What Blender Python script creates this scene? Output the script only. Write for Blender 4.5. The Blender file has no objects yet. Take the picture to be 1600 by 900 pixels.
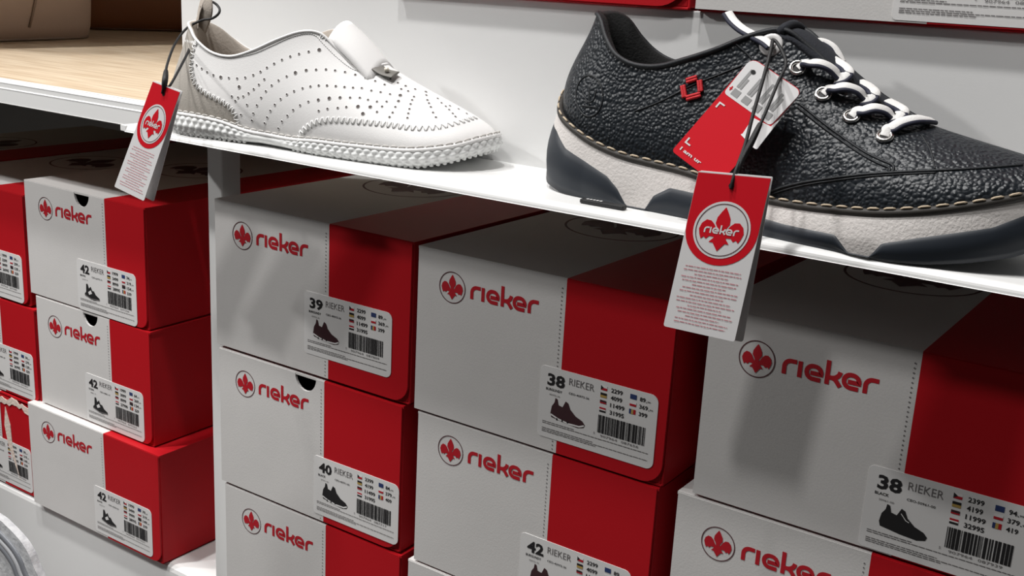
import bpy, bmesh, math, random
from mathutils import Vector, Matrix, geometry
from mathutils.bvhtree import BVHTree

SC = bpy.context.scene
COL = SC.collection
V = Vector

# ------------------------------------------------------------------ camera
FPX = 1769.79
YAW, PITCH, ROLL = math.radians(-33.763), math.radians(-15.480), math.radians(3.046)
CAM = V((0.57994, -0.50753, 0.15416))
_f = V((math.sin(YAW)*math.cos(PITCH), math.cos(YAW)*math.cos(PITCH), math.sin(PITCH)))
_r0 = V((math.cos(YAW), -math.sin(YAW), 0)); _u0 = _r0.cross(_f)
_r = _r0*math.cos(ROLL)+_u0*math.sin(ROLL); _u = _u0*math.cos(ROLL)-_r0*math.sin(ROLL)
cam = bpy.data.objects.new('camera', bpy.data.cameras.new('camera'))
COL.objects.link(cam)
cam.data.sensor_width = 36; cam.data.lens = FPX/1600*36; cam.data.clip_start = .01
cam.matrix_world = Matrix(((_r.x, _u.x, -_f.x, CAM.x), (_r.y, _u.y, -_f.y, CAM.y), (_r.z, _u.z, -_f.z, CAM.z), (0, 0, 0, 1)))
SC.camera = cam

def pray(u, v): return (_f*FPX+_r*(u-800)+_u*(450-v)).normalized()
def pl(u, v, ax, val):
    """pixel -> point on the plane coordinate[ax] = val"""
    d = pray(u, v); return CAM+d*((val-CAM[ax])/d[ax])

# ------------------------------------------------------------------ light
W = bpy.data.worlds.new('shop_ambient'); SC.world = W; W.use_nodes = True
W.node_tree.nodes['Background'].inputs[0].default_value = (1.0, .985, .97, 1)
W.node_tree.nodes['Background'].inputs[1].default_value = .045
def spot(name, loc, target, energy, size, radius, blend=.6, col=(1, .985, .97)):
    l = bpy.data.lights.new(name, 'SPOT'); l.energy = energy; l.spot_size = math.radians(size); l.spot_blend = blend
    l.shadow_soft_size = radius; l.color = col
    o = bpy.data.objects.new(name, l); COL.objects.link(o); o.location = loc
    o.rotation_euler = (V(target)-V(loc)).to_track_quat('-Z', 'Y').to_euler(); return o
spot('track_spot', (-.42, -.42, 1.75), (-.05, .0, 0), 62, 50, .035)
spot('track_spot', (.24, -.38, 1.75), (.33, .0, 0), 56, 50, .035)
spot('track_spot', (-.85, -1.0, 1.60), (-.33, .02, -.12), 44, 28, .05, .5)
spot('track_spot', (-1.45, -.85, 1.15), (.20, .0, 0), 66, 40, .05)
spot('track_spot', (-.08, -1.12, 1.80), (.22, .0, -.05), 44, 48, .09)
vs = SC.view_settings
vs.view_transform = 'Standard'; vs.look = 'None'; vs.gamma = 1; vs.use_curve_mapping = False; vs.exposure = .12

# ------------------------------------------------------------------ materials
MT = {}
def mat(name, col, rough=.5, bump=None, bscale=400, bstr=.2, btype='noise', metal=0, spec=.5, var=0, vscale=8, bdist=.001, trans=0, col2=None, coat=0):
    if name in MT: return MT[name]
    m = bpy.data.materials.new(name); m.use_nodes = True; nt = m.node_tree; N = nt.nodes; L = nt.links
    b = N['Principled BSDF']; b.inputs['Base Color'].default_value = (*col, 1); b.inputs['Roughness'].default_value = rough
    b.inputs['Metallic'].default_value = metal; b.inputs['Specular IOR Level'].default_value = spec
    b.inputs['Coat Weight'].default_value = coat
    if trans: b.inputs['Transmission Weight'].default_value = trans
    tc = N.new('ShaderNodeTexCoord')
    if var or col2:
        n = N.new('ShaderNodeTexNoise'); n.inputs['Scale'].default_value = vscale; n.inputs['Detail'].default_value = 4
        L.new(tc.outputs['Object'], n.inputs['Vector'])
        r = N.new('ShaderNodeValToRGB'); e = r.color_ramp.elements
        c2 = col2 or tuple(c*(1-var) for c in col)
        e[0].color = (*c2, 1); e[1].color = (*col, 1); e[0].position = .35; e[1].position = .65
        L.new(n.outputs[0], r.inputs[0]); L.new(r.outputs[0], b.inputs['Base Color'])
    if bump:
        if bump == 'voronoi':
            n = N.new('ShaderNodeTexVoronoi'); n.feature = 'SMOOTH_F1'; n.inputs['Smoothness'].default_value = .35
        elif bump == 'wave':
            n = N.new('ShaderNodeTexWave')
        else:
            n = N.new('ShaderNodeTexNoise'); n.inputs['Detail'].default_value = 6
        n.inputs['Scale'].default_value = bscale
        if bump == 'voronoi':
            wn = N.new('ShaderNodeTexNoise'); wn.inputs['Scale'].default_value = 60
            mx = N.new('ShaderNodeVectorMath'); mx.operation = 'MULTIPLY_ADD'; mx.inputs[1].default_value = (.004, .004, .004)
            L.new(tc.outputs['Object'], wn.inputs['Vector']); L.new(wn.outputs['Color'], mx.inputs[0]); L.new(tc.outputs['Object'], mx.inputs[2])
            L.new(mx.outputs[0], n.inputs['Vector'])
        else:
            L.new(tc.outputs['Object'], n.inputs['Vector'])
        bp = N.new('ShaderNodeBump'); bp.inputs['Strength'].default_value = bstr; bp.inputs['Distance'].default_value = bdist
        L.new(n.outputs[0], bp.inputs['Height']); L.new(bp.outputs[0], b.inputs['Normal'])
        if bump == 'voronoi': bp.invert = True
    MT[name] = m; return m

M_WHITE = mat('carton_white', (.66, .645, .63), .65, 'noise', 900, .08, spec=.25, var=.03, vscale=30)
M_RED = mat('carton_red', (.47, .008, .014), .5, 'noise', 900, .05, spec=.18)
M_BROWNCARD = mat('carton_inside', (.30, .22, .17), .9)
M_PRED = mat('print_red', (.47, .010, .020), .5)
M_PDARK = mat('print_dark', (.10, .035, .04), .6)
M_BLACK = mat('print_black', (.012, .011, .012), .6)
M_GREYP = mat('print_grey', (.16, .15, .15), .6)
M_LABEL = mat('label_paper', (.74, .73, .72), .4)
M_BLUE = mat('print_blue', (.02, .04, .14), .6)
M_YEL = mat('print_gold', (.45, .30, .08), .6)
M_PWHITE = mat('print_white', (.80, .79, .78), .5)
M_BURG = mat('print_burgundy', (.045, .014, .018), .6)
M_STEEL = mat('powder_white_steel', (.82, .82, .81), .35, 'noise', 1500, .03)
M_PANEL = mat('white_panel', (.78, .78, .775), .4, 'noise', 1200, .03)
M_TAGRED = mat('tag_red', (.72, .008, .02), .4)
M_TAGWHITE = mat('tag_white', (.84, .83, .83), .45)
M_STRING = mat('black_elastic', (.010, .010, .011), .55, 'noise', 3000, .3)

# ------------------------------------------------------------------ mesh helpers
def tag(o, label, cat, group=None, kind=None):
    if label: o['label'] = label
    if cat: o['category'] = cat
    if group: o['group'] = group
    if kind: o['kind'] = kind
    return o
def mk(name, verts, faces, mats, parent=None, fm=None, smooth=False, kind=None):
    me = bpy.data.meshes.new(name); me.from_pydata([tuple(v) for v in verts], [], [tuple(f) for f in faces])
    if not isinstance(mats, (list, tuple)): mats = [mats]
    for m in mats: me.materials.append(m)
    if fm: me.polygons.foreach_set('material_index', fm)
    if smooth: me.polygons.foreach_set('use_smooth', [True]*len(faces))
    me.update()
    o = bpy.data.objects.new(name, me); COL.objects.link(o)
    if parent: o.parent = parent
    if kind: o['kind'] = kind
    return o
def empty(name, loc, rz=0):
    o = bpy.data.objects.new(name, None); COL.objects.link(o); o.location = loc; o.rotation_euler = (0, 0, rz)
    o.empty_display_size = .02; return o
def bevel(o, w, seg=2):
    m = o.modifiers.new('bevel', 'BEVEL'); m.width = w; m.segments = seg; m.limit_method = 'ANGLE'; m.angle_limit = math.radians(40)
    return o
class MB:
    """collects shapes into one mesh"""
    def __init__(s): s.v = []; s.f = []; s.m = []
    def add(s, v, f, mi=0):
        k = len(s.v); s.v += [tuple(q) for q in v]; s.f += [tuple(i+k for i in q) for q in f]; s.m += [mi]*len(f)
    def box(s, a, b, mi=0):
        x0, y0, z0 = a; x1, y1, z1 = b
        s.add([(x0, y0, z0), (x1, y0, z0), (x1, y1, z0), (x0, y1, z0), (x0, y0, z1), (x1, y0, z1), (x1, y1, z1), (x0, y1, z1)],
              [(0, 3, 2, 1), (4, 5, 6, 7), (0, 1, 5, 4), (1, 2, 6, 5), (2, 3, 7, 6), (3, 0, 4, 7)], mi)
    def prism(s, pts, fn, d0, d1, mi=0):
        """2D outline -> solid; fn(x, y, d) gives the 3D point"""
        n = len(pts); tr = geometry.tessellate_polygon([[V((q[0], q[1], 0)) for q in pts]])
        v = [fn(q[0], q[1], d0) for q in pts]+[fn(q[0], q[1], d1) for q in pts]
        f = [tuple(t) for t in tr]+[tuple(i+n for i in reversed(t)) for t in tr]
        f += [(i, (i+1) % n, (i+1) % n+n, i+n) for i in range(n)]
        s.add(v, f, mi)
    def tube(s, pts, r, n=8, closed=False, mi=0, flat=None, up=None):
        """round or flat (r wide, flat thick) tube along points; up(i) = flat normal"""
        pts = [V(q) for q in pts]; N = len(pts)
        if N < 2: return
        rings = []; prev = None
        for i, q in enumerate(pts):
            a = pts[(i-1) % N] if (i > 0 or closed) else q; b = pts[(i+1) % N] if (i < N-1 or closed) else q
            t = (b-a).normalized()
            if up is not None:
                w = up[i] if isinstance(up, list) else up
                nn = (V(w)-t*V(w).dot(t)).normalized()
            else:
                if prev is None: prev = t.orthogonal().normalized()
                nn = (prev-t*prev.dot(t)).normalized()
            prev = nn; bb = t.cross(nn)
            ri = r[i] if isinstance(r, list) else r
            fl = ri if flat is None else flat
            rings.append([q+bb*(ri*math.cos(2*math.pi*k/n))+nn*(fl*math.sin(2*math.pi*k/n)) for k in range(n)])
        v = [p for g in rings for p in g]; f = []
        M = N if closed else N-1
        for i in range(M):
            j = (i+1) % N
            for k in range(n): f.append((i*n+k, i*n+(k+1) % n, j*n+(k+1) % n, j*n+k))
        if not closed: f += [tuple(reversed(range(n))), tuple((N-1)*n+k for k in range(n))]
        s.add(v, f, mi)
    def build(s, name, mats, parent=None, smooth=False, kind=None):
        return mk(name, s.v, s.f, mats, parent, s.m, smooth, kind)

def catmull(P, n=8, closed=False):
    P = [V(q) for q in P]; N = len(P); out = []
    for i in range(N if closed else N-1):
        p0 = P[(i-1) % N] if (closed or i > 0) else P[0]; p1 = P[i]; p2 = P[(i+1) % N]; p3 = P[(i+2) % N] if (closed or i < N-2) else P[-1]
        for k in range(n):
            t = k/n
            out.append(.5*((2*p1)+(p2-p0)*t+(2*p0-5*p1+4*p2-p3)*t*t+(3*p1-p0-3*p2+p3)*t**3))
    if not closed: out.append(P[-1])
    return out
def resample(P, d):
    P = [V(q) for q in P]; out = [P[0].copy()]; acc = 0
    for a, b in zip(P, P[1:]):
        L = (b-a).length; k = d-acc
        while k <= L and L > 0:
            out.append(a.lerp(b, k/L)); k += d
        acc = (acc+L) % d if L > 0 else acc
    return out

# ------------------------------------------------------------------ flat print: 2D shapes to thin meshes
_TC = {}
def text_tris(s, bold=0.):
    k = (s, bold)
    if k in _TC: return _TC[k]
    c = bpy.data.curves.new('t', 'FONT'); c.body = s; c.size = 1; c.resolution_u = 2; c.offset = bold
    o = bpy.data.objects.new('t', c); me = bpy.data.meshes.new_from_object(o)
    v = [(q.co.x, q.co.y) for q in me.vertices]; f = [tuple(p.vertices) for p in me.polygons]
    bpy.data.objects.remove(o); bpy.data.curves.remove(c); bpy.data.meshes.remove(me)
    x0 = min((q[0] for q in v), default=0); x1 = max((q[0] for q in v), default=0)
    y1 = max((q[1] for q in v), default=1); y0 = min((q[1] for q in v), default=0)
    _TC[k] = ([(a-x0, b-y0) for a, b in v], f, x1-x0, y1-y0); return _TC[k]
class Flat:
    def __init__(s): s.v = []; s.f = []; s.m = []; s.g = []; s.c = 0
    def tri(s, v, f, mi=0):
        s.c += 1; s.g += [s.c % 8]*len(v); k = len(s.v); s.v += v; s.f += [tuple(i+k for i in q) for q in f]; s.m += [mi]*len(f)
    def poly(s, pts, mi=0):
        tr = geometry.tessellate_polygon([[V((q[0], q[1], 0)) for q in pts]])
        s.tri([(q[0], q[1]) for q in pts], [tuple(t) for t in tr], mi)
    def rect(s, x0, y0, x1, y1, mi=0): s.tri([(x0, y0), (x1, y0), (x1, y1), (x0, y1)], [(0, 1, 2, 3)], mi)
    def disc(s, x, y, r, mi=0, n=20): s.tri([(x+r*math.cos(2*math.pi*k/n), y+r*math.sin(2*math.pi*k/n)) for k in range(n)], [tuple(range(n))], mi)
    def ring(s, x, y, r0, r1, mi=0, n=48):
        v = [(x+r*math.cos(2*math.pi*k/n), y+r*math.sin(2*math.pi*k/n)) for r in (r0, r1) for k in range(n)]
        s.tri(v, [(k, (k+1) % n, (k+1) % n+n, k+n) for k in range(n)], mi)
    def stroke(s, pts, w, mi=0):
        pts = [V((q[0], q[1])) for q in pts]; n = len(pts); v = []
        for i in range(n):
            a = (pts[i]-pts[i-1]).normalized() if i > 0 else None; b = (pts[i+1]-pts[i]).normalized() if i < n-1 else None
            t = ((a or b)+(b or a)).normalized(); c = max(.5, t.dot(a or b)); q = V((-t.y, t.x))*(w/2/c)
            v += [tuple(pts[i]+q), tuple(pts[i]-q)]
        s.tri(v, [(2*i, 2*i+1, 2*i+3, 2*i+2) for i in range(n-1)], mi)
    def text(s, st, x, y, h, mi=0, bold=0., w=None, ref=None):
        v, f, tw, th = text_tris(st, bold)
        hh = ref or th; k = h/hh; kx = k if w is None else w/tw
        s.tri([(x+a*kx, y+b*k) for a, b in v], f, mi)
    def build(s, name, mats, parent, fn, kind=None):
        P = []
        for q, g in zip(s.v, s.g):          # overlapping pieces lie a hair above each other
            o = V(fn(*q)); n = (V(fn(q[0]+1, q[1]))-o).cross(V(fn(q[0], q[1]+1))-o).normalized(); P.append(o+n*(g*9e-6))
        return mk(name, P, s.f, mats, parent, s.m, kind=kind)

def arc(cx, cy, r, a0, a1, n=8): return [(cx+r*math.cos(math.radians(a0+(a1-a0)*k/n)), cy+r*math.sin(math.radians(a0+(a1-a0)*k/n))) for k in range(n+1)]
def word(fl, x, y, xh, mi=0, wd=.27):
    """the wordmark, monoline letters r i e k e r, x-height xh, baseline at y"""
    def e(x0): return [(x0+.36, .46), (x0+1.0, .46)]+arc(x0+.62, .5, .39, 5, 90, 6)+arc(x0+.52, .5, .39, 95, 270, 12)+[(x0+1.0, .11)]
    def r(x0): return [(x0+.12, 0), (x0+.12, .48)]+arc(x0+.52, .48, .40, 175, 90, 7)+[(x0+.86, .88)]
    L = [r(0), [(1.08, 0), (1.08, 1.0)], e(1.36)]
    k = 2.62; L += [[(k+.12, 0), (k+.12, 1.46)], [(k+.12, .45), (k+.36, .45)]+arc(k+.36, .95, .5, -80, -5, 6), [(k+.36, .47), (k+.60, .38), (k+.74, .22), (k+.92, .0)]]
    L += [e(3.60), r(4.86)]
    for q in L: fl.stroke([(x+a*xh, y+b*xh) for a, b in q], wd*xh, mi)
    return 5.72*xh
def leaf(fl, cx, cy, R, mi=0):
    """lily shaped leaf that fills a circle of radius R"""
    top = [(0, .80), (.12, .62), (.23, .42), (.25, .22), (.13, .02), (.08, -.16)]
    top = top+[(-a, b) for a, b in reversed(top[1:])]
    side = [(.02, -.20), (.16, -.04), (.27, .16), (.41, .29), (.58, .31), (.73, .17), (.79, -.04), (.73, -.24), (.66, -.38), (.57, -.29), (.48, -.36), (.38, -.25), (.22, -.26)]
    bot = [(-.20, -.14), (.20, -.14), (.22, -.30), (.36, -.46), (.21, -.46), (.12, -.58), (0, -.74), (-.12, -.58), (-.21, -.46), (-.36, -.46), (-.22, -.30)]
    for P in (top, side, [(-a, b) for a, b in reversed(side)], bot):
        fl.poly([(cx+a*R, cy+b*R) for a, b in P], mi)

# ================================================================== SETTING
ZS = .0450                       # top of the display ledge
SK = .8571                       # shoe millimetres to real millimetres
def ys(y): return -.50753+SK*(y+.50753)
FLOOR = -.47
def struct(name, mb, m, bev=None):
    o = mb.build(name, m); o['kind'] = 'structure'
    if bev: bevel(o, bev, 3)
    return o
mb = MB(); mb.box((-2.2, -2.6, FLOOR-.02), (2.2, .62, FLOOR)); struct('floor', mb, mat('shop_floor', (.09, .085, .08), .35, var=.15, vscale=3))
mb = MB(); mb.box((-2.2, .56, FLOOR), (2.2, .60, 1.9)); struct('wall_back', mb, mat('wall_paint', (.62, .61, .60), .6, 'noise', 300, .05))

def furn(name, mb, m, label, cat, bev=.001, group=None):
    o = mb.build(name, m); tag(o, label, cat, group); bevel(o, bev, 3); return o
# plinth under all the stacks
BASE = -.3175
mb = MB(); mb.box((-1.3, .024, FLOOR), (1.2, .56, BASE))
furn('display_plinth', mb, M_STEEL, 'white plinth with a rounded front edge under the lowest shoe boxes', 'plinth', .006)
# ledge: thin steel shelf with a turned-down front lip
SF = -.0340; SB = .0505           # front and back of the ledge
t = empty('display_shelf', (.3, SF, ZS-.004)); tag(t, 'thin white steel shelf with a rounded lip carrying both shoes', 'shelf')
prof = [(.0005, -.0002)]+[(.005+.004*math.cos(math.radians(a)), .004*math.sin(math.radians(a))) for a in range(180, 89, -15)]+[(SB-SF, .004), (SB-SF, .001), (.007, .001), (.004, -.0002)]
mb = MB(); mb.prism(prof, lambda x, y, d: (d, x, y), -.351, .70)
o = mb.build('shelf_plate', M_STEEL, t); bevel(o, .0008, 2)
mb = MB(); mb.prism([(-.357, .002), (-.3505, .001), (-.3505, .082), (-.357, .070)], lambda x, y, d: (x, y, d), 0, .0036); o = mb.build('end_cap', M_STEEL, t)
# riser behind the shoes
UZ = .1404
mb = MB(); mb.box((-.0928, SB, ZS-.003), (1.0, SB+.009, UZ))
furn('riser_panel', mb, M_PANEL, 'upright white panel closing the back of the shoe shelf', 'panel', .0008)
mb = MB(); mb.box((-.0928, SB+.0092, UZ-.009), (1.0, .56, UZ))
furn('upper_shelf', mb, M_STEEL, 'white upper shelf on top of the upright panel, carrying two boxes', 'shelf', .001)
# upright post
pm = MB(); pm.box((-.0215, .0100, BASE), (-.0068, .0270, ZS-.0032))
furn('upright_post', pm, M_STEEL, 'square white upright post below the left end of the shoe shelf', 'post', .0012)
# neighbouring bay: board with white edge
t = empty('wooden_shelf', (-.6, .0, .037)); tag(t, 'pale wooden shelf board with a broad white front edge at upper left', 'shelf')
WT = .0550
mw = mat('pale_oak', (.60, .43, .27), .45)
nt = mw.node_tree; b = nt.nodes['Principled BSDF']; tc = nt.nodes.new('ShaderNodeTexCoord'); mp = nt.nodes.new('ShaderNodeMapping'); mp.inputs['Scale'].default_value = (5, 90, 5)
nz = nt.nodes.new('ShaderNodeTexNoise'); nz.inputs['Scale'].default_value = 3; nz.inputs['Detail'].default_value = 8; rp = nt.nodes.new('ShaderNodeValToRGB')
rp.color_ramp.elements[0].color = (.56, .42, .28, 1); rp.color_ramp.elements[1].color = (.74, .61, .45, 1); rp.color_ramp.elements[0].position = .35; rp.color_ramp.elements[1].position = .62
nt.links.new(tc.outputs['Object'], mp.inputs[0]); nt.links.new(mp.outputs[0], nz.inputs[0]); nt.links.new(nz.outputs[0], rp.inputs[0]); nt.links.new(rp.outputs[0], b.inputs['Base Color'])
outl = [(-1.6, .007), (-.0605, .007), (-.0605, .046), (-.0955, .046), (-.0955, .56), (-1.6, .56)]
mb = MB(); mb.prism(outl, lambda x, y, d: (x+.6, y, d-.037), .039, WT); mb.build('board', mw, t)
prof = [(0, .0005), (.001, 0), (.007, 0), (.007, WT-.0362), (.0025, WT-.0362), (.0005, WT-.0385), (.0005, WT-.0425), (0, WT-.043)]
mb = MB(); mb.prism(prof, lambda x, y, d: (d+.6, x, y), -1.6, -.0605); o = mb.build('edge_profile', M_STEEL, t); bevel(o, .0008, 2)
# unseen board added over the left bay to cast shade on the wood
mb = MB(); mb.box((-1.6, -.02, .30), (-.488, .56, .32))
furn('shade_board', mb, M_STEEL, 'unseen white board added above the bags to shade the wooden shelf', 'shelf', .001)

# ================================================================== SHOE BOXES
FRP = .0013        # proud thickness of the front panel
def frontmap(x, y): return (x/1000, -FRP-.00015, y/1000)
def labelmap(x, y): return (x/1000, -FRP-.00045, y/1000)
SNEAK = [(0, .32), (.03, .62), (.10, .80), (.12, 1.0), (.18, .97), (.22, .74), (.34, .70), (.42, .98), (.50, .92), (.56, .70), (.72, .48), (.92, .36), (1.0, .22), (.97, .10), (.80, .02), (.45, .06), (.2, .12), (.03, .16)]
SAND = [(0, .30), (.10, .45), (.12, .95), (.22, .98), (.30, .70), (.42, .85), (.52, .60), (.62, .62), (.75, .40), (.98, .25), (1.0, .12), (.6, .02), (.25, .10), (.02, .18)]
def flag(fl, k, x, y, w=3.9, h=2.7):
    P = {'cz': [(7, .5), (1, 0)], 'gd': [(3, .5), (6, 0)], 'pl': [(7, .55), (1, .1)], 'ba': [(8, .55), (1, .3)], 'hu': [(1, .62), (7, .38), (3, 0)], 'eu': [(5, 0)], 'rs': [(8, .45), (3, 0)]}
    if k == 'ro':
        for i, c in enumerate((5, 6, 1)): fl.rect(x+w*i/3, y, x+w*(i+1)/3, y+h, c)
        return
    top = 1.0
    for c, b0 in P[k]:
        fl.rect(x, y+b0*h, x+w, y+top*h, c); top = b0
    if k == 'cz': fl.tri([(x, y), (x+w*.5, y+h*.5), (x, y+h)], [(0, 1, 2)], 3)
LMATS = [M_BLACK, M_PRED, M_GREYP, M_BLACK, M_LABEL, M_BLUE, M_YEL, M_PWHITE, M_BURG]
def price_label(par, x0, y0, d, rng, lw=73.5, lh=42):
    pts = [(x0+2.5, y0)]+arc(x0+lw-4.5, y0+4.5, 4.5, -90, 0)+arc(x0+lw-4.5, y0+lh-4.5, 4.5, 0, 90)+arc(x0+3, y0+lh-3, 3, 90, 180)+arc(x0+2.5, y0+2.5, 2.5, 180, 270)
    mb = MB(); mb.prism(pts, lambda x, y, q: (x/1000, -q, y/1000), FRP, FRP+.0003)
    lab = mb.build('price_label', M_LABEL, par)
    if not d: return lab
    def P(name, fn, kind=None):
        fl = Flat(); fn(fl); fl.build(name, LMATS, lab, labelmap, kind)
    X = lambda a: x0+a
    Y = lambda a: y0+a
    P('size_number', lambda f: f.text(d['size'], X(4.8), Y(31.2), 7.2, 0, .035, 11.4))
    def br(f):
        f.text('RIEKER', X(18.8), Y(34.6), 4.0, 2, .0, 16)
        f.text(d['color'], X(4.2), Y(28.3), 1.5, 0, .02, len(d['color'])*1.32)
        f.text('CEO-'+d['code'], X(19), Y(29.2), 1.25, 0, .01, 13); f.text(d['code'], X(6.5), Y(25.6), 1.0, 2, .0, 7)
    P('brand_text', br)
    def fg(f):
        for i, k in enumerate(('cz', 'gd', 'ba', 'hu')): flag(f, k, X(38.8), Y(37.0-4.2*i))
        c2 = ('eu', 'pl', 'ro') if len(d['p2']) == 3 else ('eu', 'pl', 'rs', 'ro')
        for i, k in enumerate(c2): flag(f, k, X(56.8), Y(36.6-(4.2 if len(c2) < 4 else 4.1)*i))
    P('flag_print', fg)
    def pr(f):
        for i, s in enumerate(d['p1']): f.text(s, X(45.2), Y(36.9-4.2*i), 2.5, 0, .022, len(s)*1.75)
        for i, s in enumerate(d['p2']):
            f.text(s.rstrip('.'), X(62.6), Y(36.5-4.15*i), 2.4, 0, .022, len(s.rstrip('.'))*1.7)
            if s.endswith('.'):
                xx = X(62.8+len(s.rstrip('.'))*1.75); f.rect(xx, Y(36.5-4.15*i), xx+.5, Y(37.0-4.15*i)); f.text('99', xx+.8, Y(36.7-4.15*i), 1.0, 0, .01, 1.8)
    P('price_text', pr)
    def bc(f):
        x = 38.5
        while x < 67:
            w = rng.choice((.35, .35, .7, .7, 1.05, 1.4)); f.rect(X(x), Y(12.2), X(min(x+w, 67.3)), Y(22.6)); x += w+rng.choice((.3, .3, .45, .6))
        f.text('5', X(36.2), Y(10.6), 1.3, 2, 0, .8)
        f.text(d['bar'][:6], X(40.5), Y(10.0), 1.4, 2, 0, 10.5); f.text(d['bar'][6:], X(53.5), Y(10.0), 1.4, 2, 0, 10.5)
    P('barcode', bc)
    def sh(f):
        if d['pic'] == 'sandal':
            for a, q in ((0, 3),): f.poly([(X(9+19*u), Y(10.5+13*v)) for u, v in SAND], q)
            f.poly([(X(9+19*u), Y(10.5+13*v)) for u, v in ((.24, .45), (.42, .62), (.5, .42), (.3, .3))], 4)
            f.stroke([(X(9), Y(13.6)), (X(17), Y(11.4)), (X(28), Y(12.2))], .8, 2)
        else:
            f.poly([(X(8+22.5*u), Y(10.8+14*v)) for u, v in SNEAK], 8 if d['pic'] == 'burgundy' else 3)
            if d['pic'] != 'black_boot':
                f.stroke([(X(8.3), Y(14.6)), (X(13), Y(13.0)), (X(20), Y(11.9)), (X(27), Y(12.1)), (X(30), Y(13.4))], .9, 7)
                for a in (12, 15.5, 19): f.rect(X(a), Y(12.0), X(a+1), Y(13.2), 3)
            else:
                f.stroke([(X(17.5), Y(22.0)), (X(20.0), Y(19.2)), (X(21.6), Y(18.6))], .35, 7)
    P('shoe_picture', sh)
    def fp(f):
        for yy, xe in ((9.3, 24), (8.3, 70), (5.3, 36), (4.3, 70), (3.4, 38)):
            x = 3.
            while x < xe:
                w = rng.uniform(1.2, 3.2); f.rect(X(x), Y(yy), X(min(x+w, xe)), Y(yy+.42), 2); x += w+.35
    P('fine_print', fp)
    return lab
BOXN = 0
def shoe_box(label, x0, y, z, W_, H, fr, D=285, yaw=0, notch=False, lab=None, data=None, logo=(26, 21), group='printed shoe boxes in stacks', torn=False, rcorner=12, front=True):
    """front bottom left corner at x0 (mm), z (mm); front face towards -Y"""
    global BOXN; BOXN += 1; rng = random.Random(BOXN*7)
    t = empty('shoe_box', (x0/1000, y/1000, z/1000), math.radians(yaw)); tag(t, label, 'box', group)
    w, h, d = W_/1000, H/1000, D/1000; s = fr*w; k = .0016; e = .0008
    mb = MB()
    mb.box((e, .0004, 0), (w-e, d, k), 1)                                  # bottom
    mb.box((e, .0004, 0), (e+k, d-e, h-e), 0); mb.box((w-e-k, .0004, 0), (w-e, d-e, h-e), 1)
    mb.box((e, d-k, 0), (w-e, d, h-e), 0)
    zi = h-.024 if notch else h-.004
    mb.box((e+k, .0006, k), (w-e-k, .0006+k, zi), 1)                         # inner front
    o = mb.build('carton', [M_WHITE, M_RED], t); bevel(o, .0005, 2)
    mb = MB(); mb.box((0, -FRP+.0003, h-k), (s, d, h), 0); mb.box((s, -FRP+.0003, h-k), (w, d, h), 1)
    o = mb.build('lid', [M_WHITE, M_RED], t)
    fl = Flat(); R = 38; cx, cy = .36*W_, .47*D
    fl.ring(cx, cy, R-1.6, R, 0); leaf(fl, cx, cy, R*.93, 0)
    fl.build('lid_emblem', [M_PDARK], t, lambda x, q: (x/1000, q/1000, h+.00015))
    # front panel, white part (with thumb notch) and red part (with round corner)
    b = 1.2; mb = MB(); fn = lambda x, q, dd: (x/1000, -dd, q/1000); S = fr*W_
    top = H-.6
    nx = W_*.5
    lw = [(.5, b), (S, b), (S, top)]
    if notch: lw += [(nx+9.5, top)]+[(nx+9.5*math.cos(math.radians(a)), top-10.5*math.sin(math.radians(a))) for a in range(15, 180, 15)]+[(nx-9.5, top)]
    lw += [(.5, top)]
    mb.prism(lw, fn, -.0003, FRP, 0)
    if torn:
        rt = [(S, b), (W_-2, b), (W_-4, b+9), (W_-8, b+20), (W_-5, b+33), (W_-9, b+45), (W_-6, b+58), (W_-4, top-14), (W_-3, top-6), (W_-9, top-9), (W_-14, top-4), (W_-22, top-8), (W_-30, top-3), (S, top-2)]
    else:
        rt = [(S, b)]+arc(W_-1.8-rcorner, b+rcorner, rcorner, -90, 0)+[(W_-1.2, top), (S, top)]
    mb.prism(rt, fn, -.0003, FRP, 1)
    o = mb.build('front_panel', [M_WHITE, M_RED], t); bevel(o, .0004, 2)
    if not front: return t
    cx, cy = logo[0], H-logo[1]
    fl = Flat(); fl.ring(cx, cy, 8.95, 9.5, 1, 64); leaf(fl, cx, cy, 9.8, 0); fl.build('logo_emblem', [M_PRED, M_PDARK], t, frontmap)
    fl = Flat(); word(fl, cx+13.2, cy-4.0, 8.15); fl.build('logo_lettering', [M_PRED], t, frontmap)
    fl = Flat(); n = int((H-5)/2.35); px = S-2.6
    for i in range(n):
        q = 3+i*2.35
        if lab and lab[0]-1 < px < lab[0]+75 and lab[1]-1 < q < lab[1]+43: continue
        fl.disc(px, q, .42, 0, 8)
    fl.build('perforation', [M_GREYP], t, frontmap, 'stuff')
    if lab: price_label(t, lab[0], lab[1], data, rng)
    if torn:
        fl = MB(); rr = random.Random(4)
        P = [(S-4+i*(W_-2-S+4)/14, top-3+rr.uniform(-2.2, 3)) for i in range(15)]
        fl.prism(P+[(a, bb-rr.uniform(3, 7)) for a, bb in reversed(P)], fn, FRP, FRP+.0006, 0)
        P = [(S+8, top-12), (S+5, top-30), (S+9, top-48), (S+16, top-62), (S+24, top-78), (S+19, top-60), (S+15, top-46), (S+14, top-28)]
        fl.prism(P, fn, FRP, FRP+.0005, 0)
        fl.build('torn_edge', [mat('torn_card', (.72, .60, .52), .9, 'noise', 400, .5)], t)
    return t
def dat(size, color, code, p1, p2, pic, bar): return dict(size=size, color=color, code=code, p1=p1, p2=p2, pic=pic, bar=bar)
BG = ('2299', '4099', '11499', '31995'); BG2 = ('89.', '369.', '399')
G1 = 'boxes stacked under the shoe shelf'; G2 = 'boxes stacked in the left bay'; G3 = 'boxes on the upper shelf'
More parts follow.
